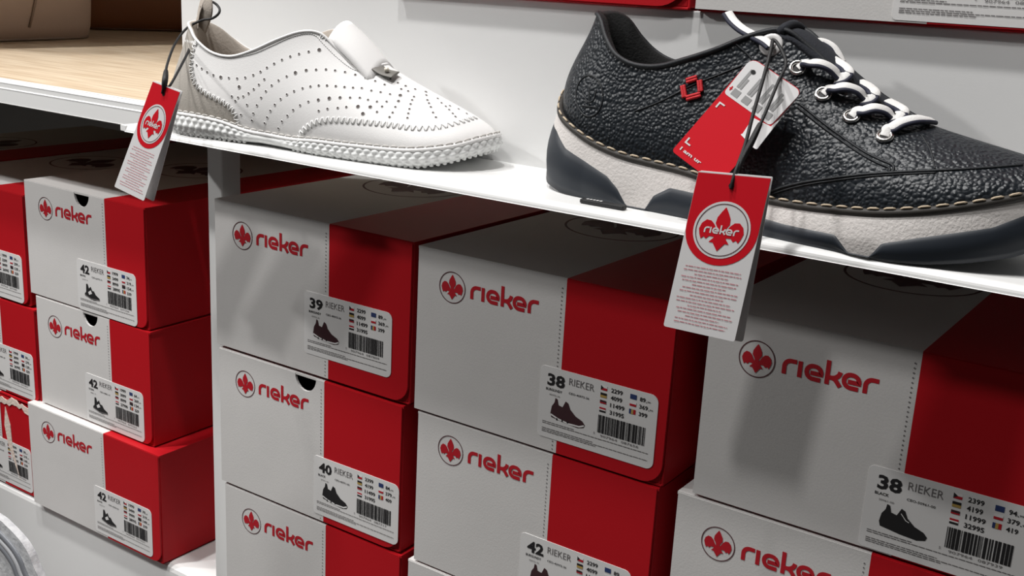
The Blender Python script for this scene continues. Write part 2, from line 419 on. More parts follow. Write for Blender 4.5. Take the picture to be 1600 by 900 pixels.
# column beside the post
shoe_box('white and red shoe box marked 39 on top of the stack beside the post', -2, 0, -104.2, 172.5, 103.4, .608, lab=(84, 14.5), data=dat('39', 'BURGUNDY', '40973-36', BG, BG2, 'burgundy', '907964087809'), group=G1, logo=(27, 21))
shoe_box('shoe box marked 40 with a black thumb notch, under the box marked 39', 0, 0, -206.6, 166, 101.2, .60, notch=True, lab=(91, 5.5), data=dat('40', 'BLACK', '40971-00', ('2399', '4199', '11499', '31995'), ('84.', '379.', '409'), 'black', '907964087717'), group=G1, logo=(26, 20.5))
shoe_box('lowest box of the stack beside the post, cut off by the picture edge', 3, .5, BASE*1000+.3, 164, 109.6, .60, lab=(86, 10), data=dat('41', 'BLACK', '40971-00', BG, BG2, 'black', '907964087724'), group=G1, logo=(27, 21))
# middle column
shoe_box('shoe box marked 38 burgundy on top of the middle stack', 174, 0, -105, 170.5, 103, .604, lab=(90, 9), data=dat('38', 'BURGUNDY', '40973-36', BG, BG2, 'burgundy', '907964087656'), group=G1, logo=(26, 20.5))
shoe_box('shoe box marked 42 burgundy, second in the middle stack', 177, .5, -206.8, 165, 101.3, .592, lab=(80, 5.5), data=dat('42', 'BURGUNDY', '40973-36', BG, BG2, 'burgundy', '907964087694'), group=G1, logo=(26, 18.5))
shoe_box('lowest box of the middle stack, only its top edge in view', 173, 0, BASE*1000+.3, 166, 110, .60, group=G1)
# right column
shoe_box('large looking shoe box marked 38 black at the right edge of the picture', 361, 0, -102.6, 171, 103.2, .608, lab=(88, 1.8), data=dat('38', 'BLACK', '50961-00', ('2399', '4199', '11999', '32995'), ('94.', '379.', '419'), 'black_boot', '907964087939'), group=G1, logo=(27, 22))
shoe_box('shoe box under the black 38 box at the lower right corner', 353, 0, -206.5, 170, 103.3, .605, group=G1, lab=(88, 6), logo=(25.5, 22))
shoe_box('bottom box of the right stack below the picture', 356, 0, BASE*1000+.3, 170, 110, .605, group=G1, front=False)
# left bay
G42 = ('1999', '3499', '9999', '28995')
shoe_box('box marked 42 with a thumb notch, on top of the left bay stack', -262.5, 27, -125.2, 152.5, 97, .686, notch=True, lab=(66, .8), data=dat('42', 'BROWN', '26770-14', ('1999', '3499', '8999', '28995'), ('74.', '319.', '154.', '339'), 'sandal', '907964077104'), group=G2, logo=(28, 20), rcorner=9)
shoe_box('middle box marked 42 of the left bay stack, with a blue sandal picture', -256, 27, -221.9, 147, 96.3, .665, notch=True, lab=(63, 1.6), data=dat('42', 'OCEAN', '68851-15', ('1999', '3099', '8999', '27990'), ('64.', '269.', '134.', '329'), 'sandal', '907964077223'), group=G2, logo=(25, 22), rcorner=9)
shoe_box('lowest box marked 42 of the left bay stack, standing on the white plinth', -267, 20, BASE*1000+.3, 172.5, 95, .60, lab=(88, 3), data=dat('42', 'BLACK', '65953-01', ('1999', '3499', '9999', '28995'), ('79.', '319.', '149.', '339'), 'sandal', '907964077331'), group=G2, logo=(28, 20), rcorner=9)
shoe_box('red and white box at the left picture edge, topmost of its cropped stack', -416, 27, -138.4, 151, 96.5, .66, lab=(70, 1.5), data=dat('41', 'BEIGE', '26770-60', ('1999', '3299', '8499', '26995'), ('74.', '299.', '129.', '329'), 'sandal', '907964077440'), group=G2, logo=(26, 20), rcorner=9)
shoe_box('second box of the cropped stack at the left picture edge, above the torn one', -409, 27, -226.2, 150, 86.8, .66, lab=(70, 3), data=dat('41', 'BEIGE', '68851-60', ('1999', '3099', '8499', '26995'), ('74.', '279.', '129.', '329'), 'sandal', '907964077457'), group=G2, logo=(26, 20), rcorner=9)
shoe_box('torn shoe box with ripped red corner at the bottom of the cropped left stack', -418, 26, BASE*1000+.3, 150, 90, .66, lab=(68, 3), data=dat('41', 'BLACK', '65953-00', ('1999', '3499', '9999', '28995'), ('79.', '319.', '149.', '339'), 'sandal', '907964077464'), group=G2, logo=(26, 20), torn=True)
shoe_box('box left of the picture whose dark red lid shows under the wooden shelf', -572, 27, -138.4, 150, 96.5, .66, group=G2, front=False)
shoe_box('lower box left of the picture', -572, 27, -228, 150, 89, .66, group=G2, front=False)
shoe_box('lowest box left of the picture on the plinth', -572, 27, BASE*1000+.3, 150, 88, .66, group=G2, front=False)
# on the upper shelf
shoe_box('box on the upper shelf whose rounded red flap shows above the navy shoe', 111.7, 46.6, UZ*1000+.1, 200.6, 104, .61, D=310, group=G3, rcorner=18)
shoe_box('box on the upper shelf at the right, with a white label at its lower edge', 314.8, 46.6, UZ*1000+.1, 195.8, 104, .605, D=310, lab=(102, 2.1), data=dat('44', 'BLUE', 'B2105-14', ('2799', '4999', '13999', '36995'), ('109.', '429.', '499'), 'black', '907964081111'), group=G3, rcorner=18)

# ================================================================== SHOES
class Shoe:
    """local frame in mm: s along the shoe from heel to toe, t across (negative = near side), h up from the shelf"""
    def __init__(s, name, label, o, yaw):
        s.root = empty(name, o, yaw); tag(s.root, label, 'shoe')
        s.o = V(o); s.yaw = yaw; s.e = V((math.cos(yaw), math.sin(yaw), 0)); s.n = V((-math.sin(yaw), math.cos(yaw), 0)); s.trees = []
    def w2l(s, P): d = P-s.o; return V((d.dot(s.e), d.dot(s.n), d.z))*(1000/SK)
    def d2l(s, d): return V((d.dot(s.e), d.dot(s.n), d.z))
    def addtree(s, v, f): s.trees.append(BVHTree.FromPolygons([V(q) for q in v], f))
    def hit(s, u, v):
        o = s.w2l(CAM); d = s.d2l(pray(u, v)); best = None
        for T in s.trees:
            r = T.ray_cast(o, d)
            if r[0] is not None and (best is None or r[3] < best[2]): best = (r[0], r[1] if r[1].dot(d) < 0 else -r[1], r[3])
        return best and (best[0], best[1])
    def atT(s, u, v, t):
        o = s.w2l(CAM); d = s.d2l(pray(u, v)); return o+d*((t-o.y)/d.y)
    def trace(s, px, n=10):
        out = []
        for q in catmull([(a, b, 0) for a, b in px], n):
            r = s.hit(q.x, q.y)
            if r: out.append(r)
        return out
    def build(s, mb, name, mats, parent=None, smooth=True, kind=None):
        return mk(name, [(a*SK/1000, b*SK/1000, c*SK/1000) for a, b, c in mb.v], mb.f, mats, parent or s.root, mb.m, smooth, kind)
def bez(a, b, c, d, t): u = 1-t; return a*(u**3)+b*(3*u*u*t)+c*(3*u*t*t)+d*(t**3)
def near_far(pairs, mir=.95):
    """near side pairs heel->toe completed with the mirrored far side"""
    far = [tuple((V((q[0], -q[1]*mir, q[2])) if isinstance(q, (V, tuple)) and len(q) == 3 else q) for q in p) for p in reversed(pairs[1:-1])]
    return [tuple(V(q) for q in p) for p in pairs]+[tuple(V(q) for q in p) for p in far]
def annulus(rings, cu=True):
    """rings: list of closed rings with equal counts -> verts, faces"""
    n = len(rings[0]); v = [q for r in rings for q in r]; f = []
    for i in range(len(rings)-1):
        for k in range(n): f.append((i*n+k, i*n+(k+1) % n, (i+1)*n+(k+1) % n, (i+1)*n+k))
    return v, f
def upper_rings(P4, nv=30, dens=7):
    """P4: control columns (P0..P3) around the shoe -> rings bottom to top"""
    C4 = [catmull([p[i] for p in P4], dens, True) for i in range(4)]
    return [[bez(C4[0][k], C4[1][k], C4[2][k], C4[3][k], j/nv) for k in range(len(C4[0]))] for j in range(nv+1)]
def stitches(mb, tr, d, L, r, along=0., lift=.5, alt=False, n=5):
    """short threads laid every d mm across (along=0) or along (along=1) a traced line"""
    P = [a for a, b in tr]; acc = 0; nxt = 0; k = 0
    for i in range(len(tr)-1):
        seg = (P[i+1]-P[i]); l = seg.length
        if l > 12 or l == 0: continue
        while nxt <= acc+l:
            q = P[i]+seg*((nxt-acc)/l); nn = tr[i][1]; tg = seg.normalized(); cr = nn.cross(tg).normalized()
            sk = (1 if k % 2 else -1) if alt else 1
            dirn = (tg*along+cr*(1-along)+tg*(.35*sk if along < .5 else 0)).normalized()
            a = q-dirn*L/2; b = q+dirn*L/2
            mb.tube([a+nn*(lift*.2), a.lerp(b, .25)+nn*lift, a.lerp(b, .75)+nn*lift, b+nn*(lift*.2)], r, n); nxt += d; k += 1
        acc += l
def offset_ring(R, d, dz=0):
    n = len(R); out = []
    for i in range(n):
        tg = R[(i+1) % n]-R[i-1]; nn = V((tg.y, -tg.x, 0)); nn = nn.normalized() if nn.length else V((0, 0, 0))
        dd = d(R[i]) if callable(d) else d; z = dz(R[i]) if callable(dz) else dz
        out.append(R[i]+nn*dd+V((0, 0, z)))
    return out
def interp(T, x):
    if x <= T[0][0]: return T[0][1]
    for (a, b), (c, d) in zip(T, T[1:]):
        if x <= c: return b+(d-b)*(x-a)/(c-a)
    return T[-1][1]
def lining(sh, top, depth, mats, floor_h, name='lining', inset=2.2):
    n = len(top); cen = V((sum(q.x for q in top)/n, 0, 0)); rings = []
    def ins(d, zf):
        out = []
        for q in top:
            dv = V((q.x-max(min(q.x, 95), 12), q.y, 0)); L = dv.length or 1
            out.append(V((q.x-dv.x/L*min(d, L*.8), q.y-dv.y/L*min(d, L*.8), zf(q.z))))
        return out
    rings = [top, ins(inset*.4, lambda z: z+.8), ins(inset, lambda z: z-.4), ins(inset+.6, lambda z: z*.72+floor_h*.28), ins(inset+.2, lambda z: z*.3+floor_h*.7), ins(inset+3, lambda z: floor_h)]
    v, f = annulus(rings); m = [0]*len(f)
    v = list(v)+[V((60, 0, floor_h))]; b = (len(rings)-1)*n
    for k in range(n): f.append((b+k, b+(k+1) % n, len(v)-1)); m.append(0)
    mb = MB(); mb.v = [tuple(q) for q in v]; mb.f = f; mb.m = m
    return sh.build(mb, name, mats)

# ------------------------------------------------------------------ white slip-on
M_WL = mat('white_leather', (.84, .83, .82), .6, 'noise', 1400, .12)
M_BEIGE = mat('beige_suede', (.40, .37, .33), .75, 'noise', 1200, .2)
M_LIN = mat('beige_lining', (.42, .37, .32), .9, 'noise', 700, .3)
M_WSOLE = mat('white_rubber', (.74, .75, .74), .5, 'noise', 1200, .1)
M_WTHREAD = mat('white_thread', (.80, .80, .79), .6)
M_HOLE = mat('punched_hole', (.10, .085, .08), .9)
sh = Shoe('slip_on_shoe', 'white perforated leather slip-on shoe with beige heel on the shelf', (.0024, -.0056, ZS), math.radians(9.5))
pairs = []
BT = [((-31, 0, 16), (-13, 0, 81)), ((-24, -17, 16.5), (-9, -13, 80)), ((-8, -27, 17), (-1, -20, 76)), ((12, -30.5, 17), (8, -25, 69.5)), ((35, -31.5, 15.5), (23, -27, 62)), ((58, -32, 10.5), (41, -28, 60.5)),
      ((80, -33, 9.5), (60, -28, 66)), ((102, -36, 9.5), (80, -26, 75)), ((122, -39.5, 12.5), (97, -22.5, 81.2)), ((142, -41, 13), (110, -18.5, 81)), ((162, -42, 13.5), (121, -17, 73)), ((182, -42, 14), (133, -16, 63.5)),
      ((202, -41, 15.5), (143, -14, 59.5)), ((222, -32, 19.0), (149, -9, 60.5)), ((233, -18, 22.5), (152, -4.5, 62)), ((238, 0, 24), (153, 0, 62.5))]
BT = [((b_[0], b_[1], b_[2]-interp([(-31, 2.5), (40, 2.5), (60, 1.5), (100, 1.8), (125, 3.8), (220, 3.8), (245, 2.5)], b_[0])), t_) for b_, t_ in BT]
for i, (B, T) in enumerate(BT):
    B = V(B); T = V(T); dz = T.z-B.z; hd = V((B.x-T.x, B.y-T.y, 0)); g = min(1, max(0, (B.x-100)/110))
    out = V((B.x-95, B.y*2.2, 0)).normalized()
    P1 = B+V((0, 0, dz*(.34-.12*g)))+out*(4.5-1.0*g); P2 = T+hd*(.12+.30*g)-V((0, 0, dz*(.34+.10*g)))+out*(2.5*(1-g))
    pairs.append((tuple(B), tuple(P1), tuple(P2), tuple(T)))
P4 = near_far(pairs, .66)
UR = upper_rings(P4, 60, 14)
v, f = annulus(UR); sh.addtree(v, f)
NU = len(UR[0])
# heel patch: behind this line in the (s, h) side view
Z = lambda L: [(a/2.857+260, b/2.857) for a, b in L]
HSEAM = sh.trace(Z([(140, 172), (122, 215), (113, 270), (113, 320), (130, 375), (165, 410), (215, 437), (265, 465), (300, 500), (315, 540), (320, 572)]))
HPt = sorted((a.z, a.x) for a, b in HSEAM); HPt = [(0, HPt[0][1]+1)]+HPt+[(90, HPt[-1][1])]
fm = []
for q in f:
    c = sum((V(v[i]) for i in q), V())/4; fm.append(1 if c.x < interp(HPt, c.z) else 0)
mb = MB(); mb.v = [tuple(q) for q in v]; mb.f = f; mb.m = fm
sh.build(mb, 'upper', [M_WL, M_BEIGE])
lining(sh, UR[-1], 40, [M_LIN], 24)
# binding along the collar
mb = MB(); mb.tube(UR[-1], 1.1, 6, True); sh.build(mb, 'collar_binding', [M_WL])
# sole: studded cup sole
FE = UR[0]
bot = [(-31, 7), (-22, 1.5), (-8, 0), (40, .8), (70, 2.0), (95, 1.2), (125, 0), (185, 0), (205, 1.5), (222, 5.5), (236, 10.5), (246, 15)]
rows = 12; rings = []
dense = catmull(FE, 2, True); n = len(dense); arc_l = [0]
for i in range(n): arc_l.append(arc_l[-1]+(dense[(i+1) % n]-dense[i]).length)
offs = offset_ring(dense, 1)
for j in range(rows+1):
    a = j/rows; R = []
    for i, q in enumerate(dense):
        nn = offs[i]-q; hb = interp(bot, q.x); h = q.z+1.0+(hb-q.z-1.0)*a
        o_ = 2.2+1.8*math.sin(math.pi*min(1, a*1.15))-(2.8*max(0, a-.75)/.25)
        arch = max(0, 1-abs(q.x-78)/30) if q.y < 0 else max(0, 1-abs(q.x-78)/30)
        hx = arc_l[i]/6.2; hy = a*2.9; row = math.floor(hy); fx = (hx+.5*(row % 2)) % 1-.5; fy = hy-row-.5
        bump = max(0, 1-(fx*fx*4.4+fy*fy*4.0))*1.5*(1-min(1, arch*1.6)) if .08 < a < .97 else 0
        R.append(q+nn*(o_+bump-1.3*arch*0)+V((0, 0, h-q.z)))
    rings.append(R)
b1 = [q-(q-d_)*1.0 for q, d_ in zip(rings[-1], rings[-1])]
cap = offset_ring(rings[-1], -3.5, .0); rings.append(cap); rings.append(offset_ring(cap, -9))
# studs along the lower rim
v, f = annulus(rings); k = (len(rings)-1)*n
v = list(v); ctr = []
half = n//2
for i in range(1, half): f.append((k+i, k+i+1 if i+1 <= half else k+half, k+(n-i-1) % n, k+(n-i) % n))
mb = MB(); mb.v = [tuple(q) for q in v]; mb.f = [tuple(dict.fromkeys(q)) for q in f]; mb.f = [q for q in mb.f if len(q) > 2]; mb.m = [0]*len(mb.f)
sh.addtree(v, [q for q in mb.f]); so = sh.build(mb, 'sole', [M_WSOLE])
mb = MB()
acc = 0
R = [q.lerp(c, .5) for q, c in zip(rings[rows-1], rings[rows])]
for q in resample(R, 4.6):
    if 58 < q.x < 100: continue
    mb.box((q.x-1.4, q.y-1.2, max(q.z-1.3, .05)), (q.x+1.4, q.y+1.2, q.z+1.6))
o = sh.build(mb, 'tread_stud', [M_WSOLE], so, kind='stuff'); bevel(o, .0007, 2)
mb = MB(); R = offset_ring(dense, 2.4, 1.1); mb.tube(R[::2], 1.5, 6, True, up=None); sh.build(mb, 'welt', [M_WL])
# threads
Z = lambda L: [(a/2.857+260, b/2.857) for a, b in L]
mb = MB()
stitches(mb, HSEAM, 2.3, 4.2, .42, 0, .7, True)
stitches(mb, sh.trace(Z([(590, 640), (600, 600), (625, 570), (670, 545), (740, 535), (850, 542), (1000, 558), (1100, 572), (1200, 570), (1300, 548), (1400, 518), (1440, 508)])), 2.2, 4.4, .42, 0, .7, True)
sh.build(mb, 'zigzag_seam', [M_WTHREAD], kind='stuff')
mb = MB()
wr = offset_ring(dense, 2.0, 2.6); nr = [(a, V((a-b).normalized()+V((0, 0, .8))).normalized()) for a, b in zip(wr, dense)]
stitches(mb, nr+[nr[0]], 6.4, 5.0, .62, 1, .8); sh.build(mb, 'welt_stitch', [mat('grey_thread', (.58, .56, .53), .7)], kind='stuff')
# collar stitching below the binding
mb = MB()
stitches(mb, sh.trace(Z([(150, 205), (200, 238), (290, 256), (390, 238), (470, 204), (550, 168), (620, 150), (665, 158), (700, 195), (760, 255), (830, 308), (900, 325)])), 1.7, 1.2, .28, 1, .3)
stitches(mb, sh.trace(Z([(690, 160), (730, 185), (780, 235), (840, 285), (890, 305)])), 2.0, 3.0, .35, 0, .5, True)
sh.build(mb, 'top_stitch', [M_WTHREAD], kind='stuff')
# punched pattern
D1 = [(135, 291), (158, 306), (182, 322), (210, 335), (243, 345, 2), (279, 348), (316, 350), (352, 346), (388, 335), (420, 320), (449, 302), (481, 284), (516, 267), (553, 252), (592, 241), (635, 231), (682, 223, 2),
      (292, 430), (320, 435), (343, 430), (367, 416), (390, 398), (413, 378), (437, 354), (325, 388, 2), (308, 450), (360, 468), (404, 470), (423, 436), (444, 407), (470, 381), (501, 359), (537, 341), (576, 325, 2), (624, 314, 1.6), (668, 311),
      (712, 310), (753, 315), (797, 322), (843, 334), (888, 348), (932, 362), (974, 378), (333, 512), (388, 506), (382, 538), (439, 550), (450, 524), (464, 494), (484, 467), (510, 442), (538, 422), (570, 407), (608, 394), (643, 386), (680, 382),
      (717, 382), (756, 385), (795, 389), (833, 392), (872, 394), (915, 405), (956, 412), (998, 421), (1044, 426, 2), (500, 573), (516, 542), (540, 516), (566, 491), (597, 470), (634, 454), (678, 446, 1.6), (727, 439, 2), (775, 436, 1.6),
      (820, 436), (863, 437), (900, 446), (940, 454), (983, 454), (1036, 452, 1.6), (680, 495), (719, 486), (765, 482), (803, 478), (855, 476, 2), (910, 478, 2), (877, 508, 2), (940, 500), (963, 476), (1010, 503), (1022, 478), (996, 523),
      (1033, 370), (1068, 384), (1110, 398), (1158, 410, 1.5), (1048, 398), (1079, 407), (1105, 432), (1097, 447), (1090, 465), (1085, 487), (1080, 507), (1076, 527), (1160, 425), (1165, 447), (1172, 461), (1180, 478), (1190, 503), (1203, 524),
      (1000, 353), (1211, 440), (1228, 460), (1247, 475), (1262, 490), (1278, 507), (1290, 521), (1265, 473), (1304, 487), (1340, 507)]
mb = MB()
for q in D1:
    r = sh.hit(q[0]/2.857+260, q[1]/2.857)
    if not r: continue
    P, nn = r; rad = .85*(q[2] if len(q) > 2 else 1.15)**.75; a = nn.orthogonal().normalized(); b = nn.cross(a)
    mb.add([P+nn*.12+(a*math.cos(k*.7854)+b*math.sin(k*.7854))*rad for k in range(8)], [tuple(range(8))])
    mb.tube([P+nn*.16+(a*math.cos(k*.7854)+b*math.sin(k*.7854))*rad for k in range(8)], .16, 4, True, 1)
sh.build(mb, 'punched_holes', [M_HOLE, M_WL], kind='stuff')
# elastic tongue
TL = []
for j in range(9):
    a = j/8; row = []
    for i in range(13):
        c = i/12*2-1; wdt = 18-2.0*a
        s_ = 152-33*a-6*a*c*c*0; h = 61.5+27*a-13*c*c*(1-.3*a)-(0 if c > -.1 else 0)
        if c < 0: s_ -= 4*a*abs(c); h -= 3.5*a*abs(c)**1.5
        row.append(V((s_, c*wdt, h+2.0*math.sin(math.pi*a))))
    TL.append(row)
v = [q for r in TL for q in r]; f = [(j*13+i, j*13+i+1, (j+1)*13+i+1, (j+1)*13+i) for j in range(8) for i in range(12)]
mb = MB(); mb.v = [tuple(q) for q in v]; mb.f = f; mb.m = [0]*len(f)
o = sh.build(mb, 'elastic_tongue', [M_WL]); md = o.modifiers.new('solid', 'SOLIDIFY'); md.thickness = .0015; md.offset = 1
# ornament strap with stone
A = [sh.atT(u, q, t_) for u, q, t_ in ((580, 99, -8), (590, 106, -9), (602, 113, -10), (618, 117, -10.5))]
mb = MB(); mb.tube(catmull(A, 5), 5.2, 10, flat=.9, up=V((.45, -.35, .8))); orn = sh.build(mb, 'ornament_strap', [mat('grey_strap', (.17, .16, .145), .5)])
P = sh.atT(604, 109.5, -11.5); mb = MB(); mb.tube([P+V((-1.6, 0, 0)), P+V((-.8, 0, .3)), P+V((.8, 0, .3)), P+V((1.8, 0, 0))], [.6, 1.7, 1.7, .6], 8); sh.build(mb, 'stone', [mat('pearl', (.75, .70, .60), .15)], orn)
# pull loop at the heel
mb = MB(); A = [(-11, -1, 76), (-9, -2, 86), (-3, -5, 95.5), (2, -7, 96.5), (3, -7.5, 90), (-3, -4, 83), (-8, -1, 77)]
mb.tube(catmull(A, 6), 6.5, 10, flat=.7, up=None); sh.build(mb, 'pull_loop', [M_LIN])
SHW = sh

# ------------------------------------------------------------------ navy lace-up
M_NL = mat('navy_grain_leather', (.010, .0135, .018), .40, 'voronoi', 560, .75, spec=.45, bdist=.0008)
M_NLS = mat('navy_smooth_leather', (.006, .008, .011), .6, 'noise', 900, .2)
M_NSOLE = mat('navy_rubber', (.013, .018, .026), .5)
M_NMID = mat('offwhite_midsole', (.66, .625, .60), .75, 'noise', 700, .5, bdist=.0008)
M_TAN = mat('tan_thread', (.52, .42, .30), .6)
M_WELT = mat('dark_welt', (.030, .026, .022), .6)
M_CHROME = mat('silver_eyelet', (.80, .78, .75), .22, metal=1)
M_LACE = mat('white_lace', (.78, .77, .75), .7, 'noise', 1500, .3)
M_LACEN = mat('navy_lace_edge', (.010, .012, .03), .7)
sh = Shoe('lace_up_shoe', 'navy grained leather lace-up shoe with white midsole on the shelf', (.2860, .0211, ZS), math.radians(-3))
BT = [((-33, 0, 58), (-15, 0, 107)), ((-30, -12, 53), (-11, -11, 107.5)), ((-22, -23, 46), (-4, -17, 104)), ((-9, -30, 40), (4, -22, 94)), ((8, -33, 33.5), (14, -26, 85.5)), ((28, -34, 29), (27, -27, 81)),
      ((50, -34, 27), (43, -27, 81.3)), ((72, -35, 25.5), (60, -27, 86.5)), ((95, -37, 22), (78, -25, 93.5)), ((118, -40, 19), (96, -19, 102.5)), ((142, -43, 19), (112, -14, 106)), ((165, -45, 20.5), (126, -11.5, 98)),
      ((188, -46, 23), (142, -10.5, 87)), ((210, -44, 27.5), (158, -10, 77)), ((232, -37, 33.5), (173, -9, 69.5)), ((252, -24, 40), (185, -6.5, 65)), ((262, -11, 44), (189, -3, 64)), ((265, 0, 45), (190, 0, 64))]
pairs = []
for i, (B, T) in enumerate(BT):
    B = V(B); T = V(T); dz = T.z-B.z; hd = V((B.x-T.x, B.y-T.y, 0)); g = min(1, max(0, (B.x-110)/120))
    out = V((B.x-100, B.y*2.2, 0)).normalized()
    P1 = B+V((0, 0, dz*(.34)))+out*(3.2-1.2*g); P2 = T+hd*(.10+.28*g)-V((0, 0, dz*(.36+.02*g)))+out*(2.5*(1-g))
    pairs.append((tuple(B), tuple(P1), tuple(P2), tuple(T)))
P4 = near_far(pairs, .80)
UR = upper_rings(P4, 40, 9)
v, f = annulus(UR); sh.addtree(v, f)
mb = MB(); mb.v = [tuple(q) for q in v]; mb.f = f; mb.m = [0]*len(f)
sh.build(mb, 'upper', [M_NL])
lining(sh, UR[-1], 40, [mat('black_lining', (.003, .003, .003), .95, 'noise', 900, .5)], 44, inset=4.0)
mb = MB(); mb.tube([q+V((0, 0, -.3)) for q in UR[-1]], 1.5, 6, True); sh.build(mb, 'collar_binding', [M_NLS])
dense = catmull(UR[0], 2, True); n = len(dense)
HM = [(-45, 44), (-31, 40), (-21, 36), (-10, 27.5), (7, 21.5), (22, 16), (30, 10), (37, 1), (50, 1), (55, 9.5), (65, 15.5), (85, 15), (110, 10.5), (140, 8.5), (168, 8.5), (172, 5), (176, 1), (187, 1), (192, 8.5), (209, 14.5), (237, 23), (252, 32), (266, 39)]
HB = [(-41, 15), (-33, 9), (-24, 3.5), (-10, .8), (5, 0), (195, 0), (212, 1.5), (228, 4.5), (245, 9), (258, 15), (266, 20)]
offs = offset_ring(dense, 1)
def ow(q, a):   # how far the sole stands proud of the upper's bottom edge
    heel = max(0, min(1, (5-q.x)/45)); return 2.5+(3.0+3.5*heel)*math.sin(min(1, a*1.25)*math.pi/2)
def srow(a, bulge=0): return [q+(offs[i]-q)*(ow(q, a)+bulge)+V((0, 0, (q.z-1.0)+(interp(HB, q.x)-q.z+1.0)*a-q.z)) for i, q in enumerate(dense)]
def am(q): z0 = q.z-1.0; hb = interp(HB, q.x); return max(.10, min(.985, (z0-interp(HM, q.x))/(z0-hb)))
AM = [am(q) for q in dense]
def mixrow(fa, b=0): return [q+(offs[i]-q)*(ow(q, fa(i))+b)+V((0, 0, (q.z-1.0)+(interp(HB, q.x)-q.z+1.0)*fa(i)-q.z)) for i, q in enumerate(dense)]
mid = [[q+V((0, 0, -2.0)) for q in offset_ring(dense, -2)]]+[mixrow(lambda i, j=j: (AM[i]+.06)*j/8) for j in range(9)]
v, f = annulus(mid); mb = MB(); mb.v = [tuple(q) for q in v]; mb.f = f; mb.m = [0]*len(f); sh.build(mb, 'midsole', [M_NMID])
outr = [mixrow(lambda i: AM[i]-.02, -.8)]+[mixrow(lambda i, j=j: AM[i]+(1-AM[i])*j/6, .9*math.sin(math.pi*min(1, j/5))) for j in range(0, 7)]
outr.append(offset_ring(outr[-1], -3, 0)); outr.append(offset_ring(outr[-1], -8, .0))
v, f = annulus(outr); k = (len(outr)-1)*n; v = [V((q.x, q.y, max(q.z, 0))) for q in v]
for i in range(1, n//2): f.append((k+i, k+i+1, k+(n-i-1) % n, k+(n-i) % n))
mb = MB(); mb.v = [tuple(q) for q in v]; mb.f = [tuple(dict.fromkeys(q)) for q in f]; mb.f = [q for q in mb.f if len(q) > 2]; mb.m = [0]*len(mb.f)
sh.build(mb, 'outsole', [M_NSOLE])
R = offset_ring(dense, 1.7, -.2); mb = MB(); mb.tube(R[::2], 2.2, 8, True); sh.build(mb, 'welt', [M_WELT])
mb = MB(); wr = offset_ring(dense, 2.6, 1.7); nr = [(a, ((a-b)+V((0, 0, 1.5))).normalized()) for a, b in zip(wr, dense)]
stitches(mb, nr+[nr[0]], 8.2, 5.6, .62, 1, .75); sh.build(mb, 'welt_stitch', [M_TAN], kind='stuff')
# seams
Z3 = lambda L: [(a/2.6475+820, b/2.6475) for a, b in L]
Z4 = lambda L: [(a/2.0444+1150, b/2.0444) for a, b in L]
mb = MB()
def seam(px, r=.55, lift=.1):
    tr = sh.trace(px)
    if len(tr) > 2: mb.tube([a+b*lift for a, b in tr], r, 5)
seam(Z4([(110, 612), (160, 595), (230, 580), (300, 570), (400, 558), (500, 551), (640, 545), (780, 538), (915, 528)]), .8)
seam(Z4([(112, 622), (165, 604), (235, 588), (305, 578), (400, 566), (500, 558), (640, 552)]), .5)
seam(Z4([(200, 330), (240, 362), (290, 402), (350, 445), (410, 485), (460, 510), (500, 528), (502, 548)]), .7)
seam(Z4([(196, 342), (236, 374), (286, 413), (345, 455), (405, 495), (455, 522), (488, 536), (490, 548)]), .7)
seam(Z4([(590, 430), (620, 480), (635, 540)]), .5)
seam(Z3([(345, 75), (352, 165), (385, 240), (455, 275), (540, 282), (640, 262), (760, 222), (850, 178)]), .5)
seam(Z3([(455, 460), (560, 420), (700, 350), (800, 310), (900, 270)]), .5)
seam([(1141, 62), (1165, 82), (1182, 100)], .6)
sh.build(mb, 'seam', [M_NLS])
# embossed ring on the heel
mb = MB(); tr = sh.trace([(921+22*math.cos(a*.2618)*.95-.0, 150+32*math.sin(a*.2618)) for a in range(25)], 3)
if len(tr) > 5: mb.tube([a+b*.1 for a, b in tr], .5, 5)
for px in ([(921, 165), (921, 135)], [(910, 140), (915, 155), (921, 160)], [(932, 140), (928, 155), (921, 160)], [(908, 165), (934, 168)]):
    tr = sh.trace(px, 8); mb.tube([a+b*.05 for a, b in tr], .45, 5)
sh.build(mb, 'embossed_emblem', [M_NLS])
# red stitched ring
M_REDT = mat('red_thread', (.60, .012, .02), .6, 'noise', 2500, .4)
mb = MB()
for px in ([(1068, 134), (1071, 153)], [(1074, 154), (1096, 148)], [(1096, 144), (1094, 126)], [(1090, 122), (1074, 127)]):
    tr = sh.trace(px, 8)
    for dd in (-.75, .75):
        mb.tube([a+b*1.0+b.cross((tr[-1][0]-tr[0][0]).normalized())*dd for a, b in tr], .95, 6)
sh.build(mb, 'red_stitching', [M_REDT])
# eyestay edge, tongue
TG = []
for j in range(13):
    a = j/12; c0 = V((192-82*a, 0, 63.5+ (interp([(0, 0), (.25, 9), (.5, 21.5), (.75, 36), (.9, 43.5), (1, 45.5)], a)))); TG.append([V((c0.x, (i/8*2-1)*(11+5*a), c0.z-1.5-4*abs(i/8*2-1)**2)) for i in range(9)])
v = [q for r in TG for q in r]; f = [(j*9+i, j*9+i+1, (j+1)*9+i+1, (j+1)*9+i) for j in range(12) for i in range(8)]
mb = MB(); mb.v = [tuple(q) for q in v]; mb.f = f; mb.m = [0]*len(f)
o = sh.build(mb, 'tongue', [mat('navy_textile', (.012, .014, .02), .9, 'noise', 900, .4)]); md = o.modifiers.new('solid', 'SOLIDIFY'); md.thickness = .003; md.offset = -1
mb = MB(); mb.tube([q+V((0, 0, 1)) for q in TG[-1]], 2.6, 8); sh.build(mb, 'tongue_roll', [mat('navy_textile', (0, 0, 0))])
